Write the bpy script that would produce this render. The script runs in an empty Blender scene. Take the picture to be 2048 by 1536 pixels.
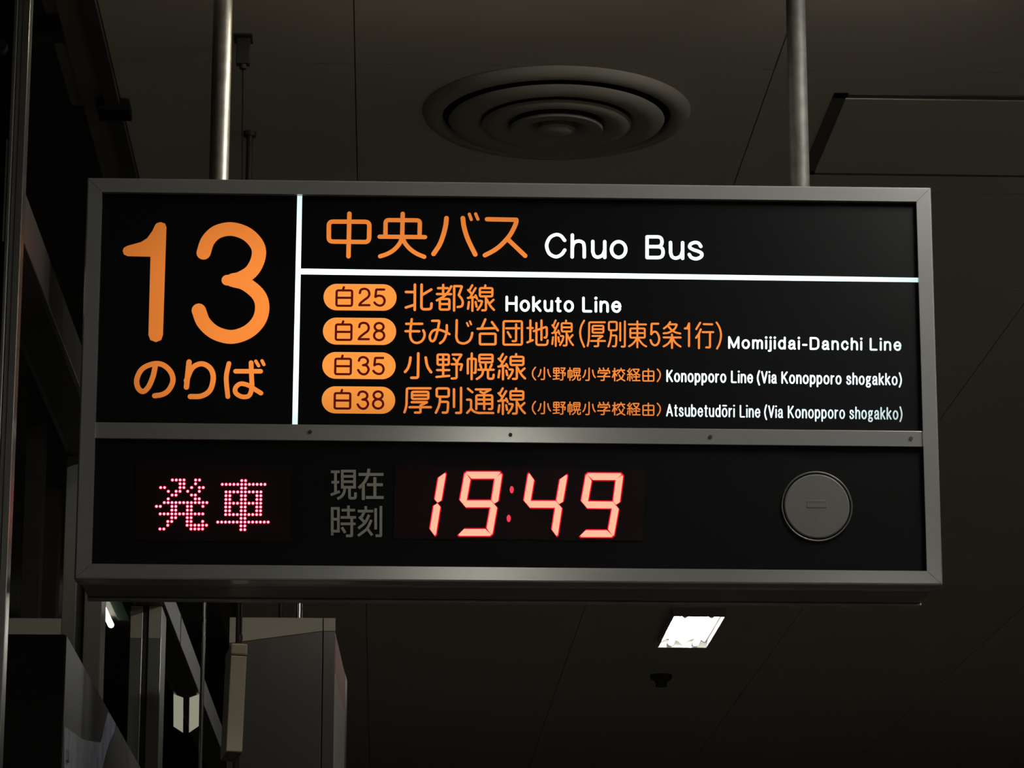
import bpy, bmesh, math, random
from math import sin, cos, tan, radians, pi, atan, atan2, hypot
from mathutils import Vector, Matrix
random.seed(4)
S = bpy.context.scene
COL = S.collection

# ---------------------------------------------------------------- camera
F_PX = 6312.8
PITCH, YAW = 0.251438, 0.0410062
CAM = Vector((0, 0, 1.6))
cd = bpy.data.cameras.new('camera'); cam = bpy.data.objects.new('camera', cd); COL.objects.link(cam)
cd.sensor_width = 36.0; cd.sensor_fit = 'HORIZONTAL'; cd.lens = 36.0 * F_PX / 2048.0
cd.clip_start = 0.05; cd.clip_end = 200
cam.location = CAM; cam.rotation_euler = (pi / 2 + PITCH, 0, -YAW)
S.camera = cam
# ---------------------------------------------------------------- world and exposure
W = bpy.data.worlds.new('world'); S.world = W; W.use_nodes = True
bg = W.node_tree.nodes['Background']; bg.inputs[0].default_value = (0.8, 0.75, 0.65, 1); bg.inputs[1].default_value = 0.004
S.view_settings.view_transform = 'Standard'; S.view_settings.look = 'None'
S.view_settings.exposure = 0.0; S.view_settings.gamma = 1.0; S.view_settings.use_curve_mapping = False
S.cycles.use_denoising = True
S.cycles.max_bounces = 8
S.cycles.sample_clamp_indirect = 3.0
LAMP = 75.0        # strength of the fluorescent tubes that are switched on
# ---------------------------------------------------------------- picture measurements -> places in the hall
fw = Vector((sin(YAW) * cos(PITCH), cos(YAW) * cos(PITCH), sin(PITCH)))
rt = fw.cross(Vector((0, 0, 1))).normalized(); up = rt.cross(fw)
def ray(px, py): return fw + rt * ((px - 1024) / F_PX) - up * ((py - 768) / F_PX)
def at_y(px, py, y): d = ray(px, py); return CAM + d * (y / d.y)
def at_z(px, py, z): d = ray(px, py); return CAM + d * ((z - 1.6) / d.z)
def at_x(px, py, x): d = ray(px, py); return CAM + d * (x / d.x)

# ---------------------------------------------------------------- materials
def mat(name, color, rough=0.5, metal=0.0, spec=0.5, bump=0.0, bscale=40.0, var=0.0, stretch=None, vscale=3.0):
    m = bpy.data.materials.new(name); m.use_nodes = True
    nt = m.node_tree; b = nt.nodes['Principled BSDF']
    b.inputs['Base Color'].default_value = (*color, 1); b.inputs['Roughness'].default_value = rough
    b.inputs['Metallic'].default_value = metal; b.inputs['Specular IOR Level'].default_value = spec
    geo = nt.nodes.new('ShaderNodeNewGeometry'); mp = nt.nodes.new('ShaderNodeMapping')
    nt.links.new(geo.outputs['Position'], mp.inputs['Vector'])
    if stretch: mp.inputs['Scale'].default_value = stretch
    if var:
        n = nt.nodes.new('ShaderNodeTexNoise'); n.inputs['Scale'].default_value = vscale; n.inputs['Detail'].default_value = 6
        nt.links.new(mp.outputs[0], n.inputs['Vector'])
        r = nt.nodes.new('ShaderNodeMapRange'); r.inputs[1].default_value = 0.3; r.inputs[2].default_value = 0.7
        r.inputs[3].default_value = 1 - var; r.inputs[4].default_value = 1 + var
        nt.links.new(n.outputs['Fac'], r.inputs[0])
        mx = nt.nodes.new('ShaderNodeVectorMath'); mx.operation = 'SCALE'; mx.inputs[0].default_value = color
        nt.links.new(r.outputs[0], mx.inputs['Scale']); nt.links.new(mx.outputs[0], b.inputs['Base Color'])
    if bump:
        n = nt.nodes.new('ShaderNodeTexNoise'); n.inputs['Scale'].default_value = bscale; n.inputs['Detail'].default_value = 3
        nt.links.new(mp.outputs[0], n.inputs['Vector'])
        bp = nt.nodes.new('ShaderNodeBump'); bp.inputs['Strength'].default_value = bump; bp.inputs['Distance'].default_value = 0.002
        nt.links.new(n.outputs['Fac'], bp.inputs['Height']); nt.links.new(bp.outputs[0], b.inputs['Normal'])
    return m

def emit(name, color, strength, sample=True, falloff=False):
    """light-giving material; falloff = the fluorescent tubes inside the sign box are shorter than the box,
    so the translucent film is brightest over the middle of the tubes"""
    m = bpy.data.materials.new(name); m.use_nodes = True
    nt = m.node_tree; nt.nodes.remove(nt.nodes['Principled BSDF']); out = nt.nodes['Material Output']
    e = nt.nodes.new('ShaderNodeEmission'); e.inputs[0].default_value = (*color, 1); e.inputs[1].default_value = strength
    nt.links.new(e.outputs[0], out.inputs[0])
    if falloff:
        lo, gx, gz = falloff
        g = nt.nodes.new('ShaderNodeNewGeometry'); sp = nt.nodes.new('ShaderNodeSeparateXYZ'); nt.links.new(g.outputs['Position'], sp.inputs[0])
        def ramp(sock, a, b, v0, v1):
            r = nt.nodes.new('ShaderNodeMapRange'); r.interpolation_type = 'SMOOTHSTEP'
            for i, v in enumerate((a, b, v0, v1)): r.inputs[i + 1].default_value = v
            nt.links.new(sock, r.inputs[0]); return r.outputs[0]
        def mul(a, b):
            n = nt.nodes.new('ShaderNodeMath'); n.operation = 'MULTIPLY'
            nt.links.new(a, n.inputs[0])
            if isinstance(b, float): n.inputs[1].default_value = b
            else: nt.links.new(b, n.inputs[1])
            return n.outputs[0]
        s = mul(ramp(sp.outputs[0], -0.63, -0.22, gx, 1.0), ramp(sp.outputs[0], 0.80, 1.15, 1.0, gx))
        s = mul(s, mul(ramp(sp.outputs[2], 3.10, 3.22, gz, 1.0), ramp(sp.outputs[2], 3.40, 3.60, 1.0, gz)))
        nt.links.new(mul(s, float(strength)), e.inputs[1])
    if not sample: m.cycles.emission_sampling = 'NONE'
    return m

M = dict(
    alu=mat('anodised_aluminium', (0.38, 0.38, 0.365), 0.17, 0.45, bump=0.01, bscale=300, var=0.04),
    alu_dark=mat('dull_aluminium', (0.40, 0.39, 0.36), 0.42, 0.8, bump=0.05, bscale=200, var=0.15, vscale=5),
    black_film=mat('black_acrylic_film', (0.0032, 0.0032, 0.0038), 0.45, spec=0.09),
    black_panel=mat('black_glossy_panel', (0.0045, 0.0045, 0.005), 0.45, spec=0.08),
    window=mat('smoked_window', (0.012, 0.0045, 0.0055), 0.4, spec=0.09),
    groove=mat('dark_groove', (0.03, 0.03, 0.028), 0.8),
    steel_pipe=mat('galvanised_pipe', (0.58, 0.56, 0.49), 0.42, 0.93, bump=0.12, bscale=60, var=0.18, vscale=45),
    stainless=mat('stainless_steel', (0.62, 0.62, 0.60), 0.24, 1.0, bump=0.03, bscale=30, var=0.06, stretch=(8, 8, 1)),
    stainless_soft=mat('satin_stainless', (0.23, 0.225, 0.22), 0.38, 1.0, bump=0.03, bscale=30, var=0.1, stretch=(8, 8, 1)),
    tile=mat('ceiling_board', (0.54, 0.505, 0.44), 0.9, spec=0.1, bump=0.1, bscale=120, var=0.04, vscale=1.2),
    joint=mat('ceiling_joint', (0.25, 0.235, 0.20), 0.9),
    hatch_rim=mat('dark_hatch_rim', (0.11, 0.10, 0.09), 0.7),
    diffuser=mat('painted_metal_diffuser', (0.33, 0.305, 0.26), 0.55, spec=0.35, var=0.1),
    duct=mat('black_throat_shade', (0.01, 0.01, 0.01), 0.9),  # black stand-in for the shade inside the vent
    cream=mat('cream_painted_box', (0.88, 0.81, 0.67), 0.5, var=0.03),
    cream_board=mat('cream_board', (0.82, 0.78, 0.66), 0.6, var=0.05),
    red_board=mat('orange_red_board', (0.80, 0.13, 0.06), 0.55),
    black=mat('black_plastic', (0.012, 0.011, 0.010), 0.75, spec=0.15),
    dark_metal=mat('dark_painted_metal', (0.05, 0.045, 0.04), 0.55, var=0.2),
    brown=mat('brown_painted_trim', (0.16, 0.13, 0.10), 0.6, var=0.15),
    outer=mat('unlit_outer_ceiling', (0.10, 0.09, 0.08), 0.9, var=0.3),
    floor=mat('terrazzo_floor', (0.44, 0.42, 0.38), 0.5, var=0.1, vscale=20),
    wall=mat('plain_wall', (0.36, 0.33, 0.28), 0.8, var=0.05),
    lamp_green=mat('pale_green_enamel', (0.16, 0.26, 0.15), 0.5),
    outer_light=mat('grey_duct_paint', (0.42, 0.39, 0.35), 0.7, var=0.1),
    pillar=mat('brushed_pillar_steel', (0.55, 0.545, 0.56), 0.22, 1.0, bump=0.02, bscale=8, var=0.04),
    side_steel=mat('dull_side_steel', (0.085, 0.083, 0.078), 0.42, 0.9, bump=0.03, bscale=30, var=0.1),
    beige_reflection=mat('pale_beige_reflection', (0.80, 0.74, 0.60), 0.5, var=0.04),
    housing=mat('dark_housing', (0.16, 0.155, 0.14), 0.4, 0.6, bump=0.03, bscale=200, var=0.2, vscale=5),
    dimmed_pipe=mat('dimmed_galvanised_pipe', (0.09, 0.088, 0.076), 0.6, 0.4, bump=0.15, bscale=60, var=0.25, vscale=45),  # same pipe steel darkened, offsets the near lamp's glare on the right pipe
    post_steel=mat('post_steel', (0.42, 0.43, 0.38), 0.30, 0.55, bump=0.03, bscale=30, var=0.1, stretch=(8, 8, 1)),
    blue_reflection=mat('pale_blue_reflection', (0.50, 0.58, 0.80), 0.45, bump=0.9, bscale=18, var=0.35, vscale=14),
    print_grey=mat('grey_print', (0.42, 0.41, 0.35), 0.7, spec=0.2),
    cap=mat('grey_plastic_cap', (0.125, 0.123, 0.112), 0.6, bump=0.1, bscale=500),
    screw=mat('dark_screw', (0.06, 0.055, 0.045), 0.5, 0.5),
    maroon=mat('dark_maroon_print', (0.02, 0.003, 0.002), 0.8, spec=0.1),
)
FALL = (1, 0.50, 0.70)
M['orange'] = emit('lit_orange_film', (1.0, 0.275, 0.045), 1.0, False, FALL)
M['orange_b'] = emit('lit_orange_badge', (1.0, 0.33, 0.055), 1.0, False, FALL)
M['white'] = emit('lit_white_film', (0.80, 1.0, 1.0), 2.1, False, (1, 0.42, 0.45))
M['maroon'] = emit('lit_maroon_film', (0.085, 0.006, 0.0015), 1.0, False)
M['tube'] = emit('fluorescent_tube', (1.0, 0.97, 0.88), LAMP)
M['tube_canopy'] = emit('canopy_tube', (1.0, 1.0, 0.9), 6.0)
M['tube_dim'] = emit('fluorescent_tube_weak', (1.0, 0.97, 0.86), LAMP * 0.45)  # lower strength, tuned to keep the frame's left end dark
M['tube_strong'] = emit('fluorescent_tube_bright', (1.0, 0.98, 0.92), LAMP * 1.9)  # higher strength, tuned to brighten the frame's right end
M['warm_bulb'] = emit('warm_bulb', (1.0, 0.88, 0.68), 340.0)
M['led_dot'] = emit('red_led_dot', (9.0, 0.75, 1.0), 1.0)
M['led_halo'] = emit('red_led_halo', (0.55, 0.0, 0.022), 1.0)
M['led_seg'] = emit('red_led_segment', (3.0, 0.52, 0.34), 1.0)
M['segment_halo'] = emit('red_segment_halo', (0.95, 0.004, 0.03), 1.0)
M['led_colon'] = emit('red_led_colon', (0.95, 0.05, 0.09), 1.0)
M['glow_pane'] = emit('glowing_pane', (0.27, 0.265, 0.20), 1.0)
M['trough'] = mat('white_reflector', (0.85, 0.85, 0.8), 0.3)

# ---------------------------------------------------------------- object helpers
def prop(o, label=None, cat=None, group=None, kind=None):
    if label: o['label'] = label
    if cat: o['category'] = cat
    if group: o['group'] = group
    if kind: o['kind'] = kind
    return o
def thing(name, loc, label, cat, group=None):
    o = bpy.data.objects.new(name, None); o.empty_display_size = 0.05; COL.objects.link(o); o.location = loc
    o['org'] = list(loc); return prop(o, label, cat, group)
def origin(o): return Vector(o['org']) if o is not None and 'org' in o else Vector((0, 0, 0))
def mesh_obj(name, bm, material, parent=None, org=None, smooth=False, label=None, kind=None):
    """mesh built in hall coordinates, stored relative to its own origin; org = hall position of that origin"""
    if org is None:
        org = sum((v.co for v in bm.verts), Vector()) / max(1, len(bm.verts))
    org = Vector(org)
    bmesh.ops.translate(bm, verts=bm.verts, vec=-org)
    me = bpy.data.meshes.new(name); bm.to_mesh(me); bm.free()
    for mm in (material if isinstance(material, (list, tuple)) else [material]): me.materials.append(mm)
    if smooth:
        for pl in me.polygons: pl.use_smooth = True
    o = bpy.data.objects.new(name, me); COL.objects.link(o)
    o['org'] = list(org)
    if parent is not None: o.parent = parent; o.location = org - origin(parent)
    else: o.location = org
    if label: o['label'] = label
    if kind: o['kind'] = kind
    return o
def box(bm, x0, x1, y0, y1, z0, z1, bev=0.0, mi=0):
    r = bmesh.ops.create_cube(bm, size=1.0); vs = r['verts']
    for v in vs: v.co = Vector((x0 + (v.co.x + .5) * (x1 - x0), y0 + (v.co.y + .5) * (y1 - y0), z0 + (v.co.z + .5) * (z1 - z0)))
    fs = list({f for v in vs for f in v.link_faces})
    for f in fs: f.material_index = mi
    if bev:
        es = list({e for v in vs for e in v.link_edges})
        bmesh.ops.bevel(bm, geom=es, offset=bev, segments=2, affect='EDGES', profile=0.6)
    return vs
def boxo(name, b, material, parent=None, bev=0.0, **k):
    bm = bmesh.new(); box(bm, *b, bev=bev); return mesh_obj(name, bm, material, parent, **k)
def cyl(bm, p0, p1, r, seg=20, r2=None, mi=0):
    p0, p1 = Vector(p0), Vector(p1); d = p1 - p0
    q = d.to_track_quat('Z', 'Y').to_matrix().to_4x4()
    n0 = set(bm.faces)
    bmesh.ops.create_cone(bm, cap_ends=True, segments=seg, radius1=r, radius2=r if r2 is None else r2, depth=d.length,
                          matrix=Matrix.Translation((p0 + p1) / 2) @ q)
    for f in set(bm.faces) - n0: f.material_index = mi
def smooth_by_angle(o, ang=0.6):
    for pl in o.data.polygons: pl.use_smooth = True
    bm = bmesh.new(); bm.from_mesh(o.data)
    for e in bm.edges:
        if len(e.link_faces) == 2 and e.calc_face_angle(0) > ang: e.smooth = False
    bm.to_mesh(o.data); bm.free()
def prism(bm, pts, y0, y1, bev=0.0, outer=None, mi=0):
    """closed outline pts in (x,z), from front y0 to back y1; bev chamfers the front edges (all, or those listed)"""
    f = [bm.verts.new((x, y0, z)) for x, z in pts]; b = [bm.verts.new((x, y1, z)) for x, z in pts]
    n = len(pts); ff = bm.faces.new(f); bm.faces.new(list(reversed(b)))
    for i in range(n): bm.faces.new((f[i], b[i], b[(i + 1) % n], f[(i + 1) % n]))
    fs = {ff} | {fa for v in f + b for fa in v.link_faces}
    for fa in fs: fa.material_index = mi
    bmesh.ops.recalc_face_normals(bm, faces=list(fs))
    if bev:
        es = [e for e in ff.edges] if outer is None else [bm.edges.get((f[i], f[(i + 1) % n])) for i in outer]
        bmesh.ops.bevel(bm, geom=es, offset=bev, segments=2, affect='EDGES', profile=0.5)

def lathe(bm, cx, cy, prof, seg=72, mi=0):
    rings = []
    for r, z in prof:
        if r < 1e-5: rings.append([bm.verts.new((cx, cy, z))])
        else: rings.append([bm.verts.new((cx + r * cos(2 * pi * i / seg), cy + r * sin(2 * pi * i / seg), z)) for i in range(seg)])
    for a, b in zip(rings, rings[1:]):
        for i in range(seg):
            j = (i + 1) % seg
            vs = [a[i], a[j], b[j], b[i]] if len(a) > 1 and len(b) > 1 else ([a[i], a[j], b[0]] if len(b) == 1 else [a[0], b[j], b[i]])
            bm.faces.new(vs).material_index = mi

# ---------------------------------------------------------------- the room
CZ = 4.15                       # ceiling height
GX = -0.645                     # ceiling edge above the gate
def struct(name, bm, m, **k): o = mesh_obj(name, bm, m, **k); o['kind'] = 'structure'; return o
XL, YT = -0.081, 6.94           # one joint of the ceiling grid each way
PX, PY = 0.98, 0.915
bm = bmesh.new(); box(bm, GX, 9.0, -9.0, 42.0, CZ + 0.012, CZ + 0.06)
ceil = struct('ceiling', bm, M['joint'], label='pale ceiling of large square boards')
# boards: the ones in the picture are built singly, the rest of the hall in one coarser layer
gap = 0.0014
iy0, iy1 = -5, 18
proto = {}
for j in range(iy0, iy1):
    for i in range(-1, 4):
        x0, x1 = XL + i * PX + gap, XL + (i + 1) * PX - gap
        if i == -1: x0 = GX
        y0, y1 = YT + j * PY + gap, YT + (j + 1) * PY - gap
        key = (i == -1)
        if key not in proto:
            b2 = bmesh.new(); box(b2, x0, x1, y0, y1, CZ, CZ + 0.0121)
            o = mesh_obj('ceiling_tile', b2, M['tile'], ceil, org=(x0, y0, CZ)); proto[key] = o
        else:
            o = proto[key].copy(); COL.objects.link(o); o.parent = ceil; o.location = Vector((x0, y0, CZ)) - origin(ceil)
        o['org'] = [x0, y0, CZ]
bm = bmesh.new()
yA, yB = YT + iy0 * PY, YT + iy1 * PY
xR = XL + 4 * PX
box(bm, GX, 9.0, -9.0, yA, CZ, CZ + 0.0121); box(bm, GX, 9.0, yB, 42.0, CZ, CZ + 0.0121)
box(bm, xR + gap, 9.0, yA + gap, yB - gap, CZ, CZ + 0.0121)
mesh_obj('ceiling_boards', bm, M['tile'], ceil, kind='stuff')
bm = bmesh.new(); box(bm, -7.0, 9.0, -9.0, 42.0, -0.1, 0.0); struct('floor', bm, M['floor'], label='dull stone floor of the bus hall')
bm = bmesh.new(); box(bm, 9.0, 9.2, -9.0, 42.0, 0.0, 5.0); struct('wall_right', bm, M['wall'])
bm = bmesh.new(); box(bm, -7.2, -7.0, -9.0, 42.0, 0.0, 5.2); struct('wall_left', bm, M['dark_metal'])
bm = bmesh.new(); box(bm, -7.2, 9.2, -9.2, -9.0, 0.0, 5.2); struct('wall_back', bm, M['wall'])
bm = bmesh.new(); box(bm, -7.2, 9.2, 42.0, 42.2, 0.0, 5.2); struct('wall_front', bm, M['wall'])
# unlit canopy over the bus side, beyond the gates
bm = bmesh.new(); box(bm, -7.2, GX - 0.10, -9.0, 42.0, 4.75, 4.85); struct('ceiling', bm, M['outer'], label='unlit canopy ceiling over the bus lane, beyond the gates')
# painted trim along the ceiling edge
bm = bmesh.new()
box(bm, GX - 0.035, GX - 0.002, 0.5, 42.0, CZ - 0.02, 4.75)
struct('trim_1', bm, M['dark_metal'], label='dark edging strip where the ceiling stops')
bm = bmesh.new()
box(bm, GX - 0.095, GX - 0.036, 0.5, 42.0, CZ + 0.004, CZ + 0.05)
struct('trim_2', bm, M['brown'], label='brown ledge left of the ceiling edge')


# ================================================================= gates and pillars left of the sign
XG = -0.680                                   # right-hand face of the gate line
WG = 0.096
ZB, ZT = 3.355, 3.452                         # header beam
gate = thing('gate_header_beam', (XG - WG / 2, 9.5, ZB), 'long satin steel header beam running away behind the left end of the sign', 'beam')
yN = at_x(44, 420, XG).y
def skew(o):                                  # the gate line is not quite parallel to the ceiling grid
    og = Vector(o['org'])
    for v in o.data.vertices: v.co.x += 0.00495 * (v.co.y + og.y - 8.2)
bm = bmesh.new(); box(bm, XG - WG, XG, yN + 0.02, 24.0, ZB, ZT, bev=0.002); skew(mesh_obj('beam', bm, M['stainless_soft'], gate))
bm = bmesh.new(); box(bm, XG - WG + 0.012, XG - 0.012, yN + 0.05, 24.0, ZB - 0.003, ZB - 0.0002); skew(mesh_obj('soffit_strip', bm, M['dark_metal'], gate))
for yy in (7.02, 7.36, 8.4, 10.3): skew(boxo('joint_cover', (XG + 0.0001, XG + 0.0015, yy, yy + 0.012, ZB + 0.001, ZT - 0.001), M['dark_metal'], gate))

def post(y, w, dep, z0, z1, lab, gx0, gx1, cream=False, name='gate_post', XG=XG):
    t = thing(name, (XG - w / 2, y + dep / 2, z0), lab, 'post', 'steel gate posts')
    xl = XG - w
    bm = bmesh.new(); box(bm, xl, xl + gx0, y, y + dep, z0, z1, bev=0.002); mesh_obj('left_profile', bm, M['post_steel'], t)
    bm = bmesh.new(); box(bm, xl + gx1, XG, y, y + dep, z0, z1, bev=0.002); mesh_obj('right_profile', bm, M['post_steel'], t)
    bm = bmesh.new(); box(bm, xl + gx0 - 0.001, xl + gx1 + 0.001, y + 0.012, y + dep - 0.01, z0, z1); mesh_obj('groove', bm, M['dark_metal'], t)
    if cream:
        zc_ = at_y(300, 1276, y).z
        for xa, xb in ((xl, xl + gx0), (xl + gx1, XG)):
            bm = bmesh.new(); box(bm, xa + .001, xb - .001, y - 0.0015, y - 0.0001, zc_, z1); mesh_obj('reflection_band', bm, M['beige_reflection'], t, label='pale beige painted reflection at the top')  # bright reflection in the post steel, built as pale strips
    return t
yA = at_x(203, 1300, XG).y; yB2 = at_x(322, 1300, XG - 0.002).y
post(yA, WG, 0.12, 0.0, ZB - 0.003, 'nearer steel gate post under the header beam, directly below the sign corner', 0.034, 0.054, False, 'gate_post', XG - 0.003)
post(yB2, WG, 0.20, 0.0, ZB - 0.003, 'farther steel gate post with two bright strips either side of a dark groove', 0.038, 0.056, True, 'gate_post', XG - 0.002)
# slim mullion at the left edge of the picture with dark glass beside it
t = thing('door_mullion', (XG - 0.016, yN, 0), 'slim polished door upright at the far left edge, floor to ceiling', 'post')
bm = bmesh.new(); box(bm, XG - 0.014, XG, yN, yN + 0.05, 0, CZ + 0.4, bev=0.0015); mesh_obj('right_profile', bm, M['stainless'], t)
bm = bmesh.new(); box(bm, XG - 0.0215, XG - 0.0145, yN + 0.006, yN + 0.05, 0, CZ + 0.4, bev=0.001); mesh_obj('glazing_channel', bm, M['stainless_soft'], t)
bm = bmesh.new(); box(bm, XG - 0.030, XG - 0.022, yN - 0.004, yN + 0.05, 0, CZ + 0.4, bev=0.002); mesh_obj('left_profile', bm, M['stainless'], t)
kp = at_y(13, 95, yN - 0.012)
bm = bmesh.new(); cyl(bm, (kp.x - 0.012, yN - 0.028, kp.z), (kp.x - 0.012, yN + 0.004, kp.z), 0.014, 20); cyl(bm, (kp.x - 0.03, yN - 0.018, kp.z + 0.006), (kp.x - 0.012, yN - 0.018, kp.z), 0.010, 16)
smooth_by_angle(mesh_obj('knob', bm, M['black'], t))
t = thing('glass_door_leaf', (XG - 0.4, yN + 0.03, 0), 'dark glass door leaf left of the slim upright, at the left edge', 'door')
boxo('glass', (XG - 0.80, XG - 0.031, yN + 0.02, yN + 0.03, 0.05, CZ + 0.35), M['black_panel'], t)
bm = bmesh.new(); box(bm, XG - 0.036, XG - 0.0315, yN + 0.008, yN + 0.02, at_y(12, 480, yN).z, at_y(12, 275, yN).z, bev=0.001); mesh_obj('edge_strip', bm, M['stainless'], t)

# tall closed unit whose black end faces us; polished side runs away along the gates
ZU = 2.757
yU = at_x(129, 1285, XG).y
unit = thing('gate_cabinet', (XG - 0.3, yU + 2.5, 0), 'low cabinet at the bottom left, black end panel and polished side', 'cabinet')
XU = XG + 0.003
bm = bmesh.new(); box(bm, XU - 0.62, XU - 0.002, yU, yU + 0.011, 0.05, ZU, bev=0.001); mesh_obj('end_panel', bm, M['black'], unit, label='matt black end panel')
for k in range(3):
    ya = yU + 0.0115 + k * 1.5
    bm = bmesh.new(); box(bm, XU - 0.0025, XU, ya + (0.002 if k else 0), ya + 1.498, 0.05, ZU, bev=0.0008); mesh_obj('side_panel', bm, M['side_steel'], unit)
hg = at_x(132, 1512, XU); bm = bmesh.new(); box(bm, XU, XU + 0.006, hg.y - 0.02, hg.y + 0.02, hg.z - 0.012, hg.z + 0.012, bev=0.002); mesh_obj('hinge', bm, M['alu_dark'], unit)
# bluish reflection in that side, painted as a thin pale blue patch
bm = bmesh.new(); pts = [(129, 1453), (148, 1466), (168, 1480), (186, 1483), (203, 1485), (209, 1458), (217, 1425), (225, 1436), (231, 1447), (229, 1462), (219, 1484), (211, 1510), (203, 1545), (129, 1560)]
f = [bm.verts.new(at_x(a, b, XU + 0.0016)) for a, b in pts]; g_ = [bm.verts.new(v.co - Vector((0.0014, 0, 0))) for v in f]
bm.faces.new(f); bm.faces.new(list(reversed(g_)))
for i_ in range(len(f)): j_ = (i_ + 1) % len(f); bm.faces.new((f[i_], g_[i_], g_[j_], f[j_]))
bmesh.ops.recalc_face_normals(bm, faces=bm.faces)
mesh_obj('blue_reflection_patch', bm, M['blue_reflection'], unit, label='pale blue reflection in the side, built as a thin patch')

# stainless pillars
def pillar(px0, px1, ptop, y, dep, lab, seam=None, lowl=1286, lowr=1262):
    a = at_y(px0, ptop, y); b = at_y(px1, ptop, y)
    t = thing('steel_pillar', ((a.x + b.x) / 2, y + dep / 2, 0), lab, 'pillar')
    xs = [a.x, b.x]
    if seam: xs.insert(1, at_y(seam, ptop + 60, y).x)
    for i in range(len(xs) - 1):
        xa, xb = xs[i] + (0.0015 if i else 0), xs[i + 1] - (0.0015 if i + 2 < len(xs) else 0)
        zl, zr = at_y(px0, lowl, y).z, at_y(px1, lowr, y).z
        if len(xs) > 2 and i == 1: zl = zr
        bm = bmesh.new(); prism(bm, [(xa, 0.0), (xb, 0.0), (xb, zr - 0.0008), (xa, zl - 0.0008)], y, y + 0.01, bev=0.001); mesh_obj('front_panel', bm, M['pillar'], t)
        bm = bmesh.new(); prism(bm, [(xa, zl), (xb, zr), (xb, a.z), (xa, a.z)], y, y + 0.01, bev=0.001); mesh_obj('reflection_band', bm, M['beige_reflection'], t, label='pale beige reflection band above the front panel')  # reflection in the pillar steel, built as a pale band with sloped lower edge
    boxo('core', (a.x + .002, b.x - .002, y + 0.011, y + dep, 0, a.z - 0.003), M['dark_metal'], t)
    return t, a, b
YP = 9.05
pt, pa, pb = pillar(459.5, 671, 1234.5, YP, 0.05, 'broad stainless pillar behind the hanging cream box', 645.5)
pillar(16, 131, 1236, YP, 0.3, 'stainless panel top showing above the black cabinet at the left edge', None, 1285, 1285)
# board on its right-hand flank
n0, n1 = at_y(671.5, 1268, YP + 0.05), at_y(690, 1368, YP + 0.80)
t = thing('side_board', ((n0.x + n1.x) / 2, YP + 0.4, 0), 'narrow cream board with an orange-red top, right side of the broad stainless pillar', 'board')
def slant(name, z0, z1, m, ya=YP + 0.051, yb=YP + 0.80, xo=0.0, th=0.012, label=None):
    bm = bmesh.new(); L = lambda y: n0.x + (n1.x - n0.x) * (y - (YP + 0.05)) / 0.75 + xo
    q = [(L(ya) - th, ya), (L(ya), ya), (L(yb), yb), (L(yb) - th, yb)]
    lo = [bm.verts.new((x, y, z0)) for x, y in q]; hi = [bm.verts.new((x, y, z1)) for x, y in q]
    bm.faces.new(lo); bm.faces.new(hi)
    for i in range(4): bm.faces.new((lo[i], lo[(i + 1) % 4], hi[(i + 1) % 4], hi[i]))
    bmesh.ops.recalc_face_normals(bm, faces=bm.faces); return mesh_obj(name, bm, m, t, label=label)
ztop = n0.z
slant('red_band', ztop - 0.115, ztop, M['red_board'], label='orange-red band')
slant('cream_panel', 0.1, ztop - 0.116, M['cream_board'])
slant('steel_edge', 0.0, ztop + 0.004, M['stainless'], YP + 0.801, YP + 0.95, 0.001, 0.02)
for a_, b_, lab in ((557, 566, 'dark stub pipe on top of the broad stainless pillar'), (591, 605, 'bright stub pipe on top of the broad stainless pillar')):
    p0, p1 = at_y(a_, 1225, YP + 0.03), at_y(b_, 1225, YP + 0.03); x = (p0.x + p1.x) / 2; r = (p1.x - p0.x) / 2
    bm = bmesh.new(); cyl(bm, (x, YP + 0.025, pa.z - 0.004), (x, YP + 0.025, pa.z + 0.30), r, 20)
    o = mesh_obj('stub_pipe', bm, M['dark_metal'] if a_ == 557 else M['stainless']); smooth_by_angle(o); prop(o, lab, 'pipe')

# cream box on its wire
YH = 6.78
top = at_y(487, 84, YH); hk = at_y(480.5, 1268, YH)
t = thing('ceiling_bracket', (top.x, YH, CZ), 'small dark box bracket on the ceiling beside the left hanger pipe', 'bracket')
bz = at_y(487, 138, YH).z
boxo('box', (top.x - 0.0155, top.x + 0.0155, YH - 0.012, YH + 0.012, bz + 0.010, CZ - 0.004), M['dark_metal'], t, bev=0.002)
boxo('mounting_plate', (top.x - 0.021, top.x + 0.021, YH - 0.03, YH + 0.03, CZ - 0.004, CZ), M['dark_metal'], t, bev=0.001)
bm = bmesh.new(); cyl(bm, (top.x, YH, bz), (top.x, YH, bz + 0.010), 0.008, 12); mesh_obj('nut', bm, M['dark_metal'], t)
bm = bmesh.new(); cyl(bm, (top.x, YH, bz), hk, 0.0016, 8)
prop(mesh_obj('hanging_wire', bm, M['black']), 'thin dark wire running down behind the sign to the cream box', 'wire')
c1 = at_y(485.5, 1290, YH)
t = thing('hanging_box', (c1.x, YH, c1.z), 'slim cream box hanging on a hook below the left part of the sign', 'box')
H = at_y(480, 1286, YH).z - at_y(480, 1502, YH).z
wF, dF = 0.0345, 0.150
import mathutils
def hb(name, x0, x1, y0, y1, z0, z1, m, bev=0.0, label=None):
    bm = bmesh.new(); box(bm, x0, x1, y0, y1, z0, z1, bev=bev)
    R_ = Matrix.Rotation(radians(7.5), 4, 'Z'); K = Matrix.Shear('XY', 4, (0.022, 0.0))
    bmesh.ops.transform(bm, matrix=Matrix.Translation((c1.x - 0.0062, YH - 0.02, c1.z)) @ R_ @ Matrix.Rotation(radians(1.6), 4, 'Y'), verts=bm.verts)
    return mesh_obj(name, bm, m, t, label=label)
hb('body', -wF / 2, wF / 2, 0, dF, -H, -0.0265, M['cream'], 0.0025)
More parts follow.
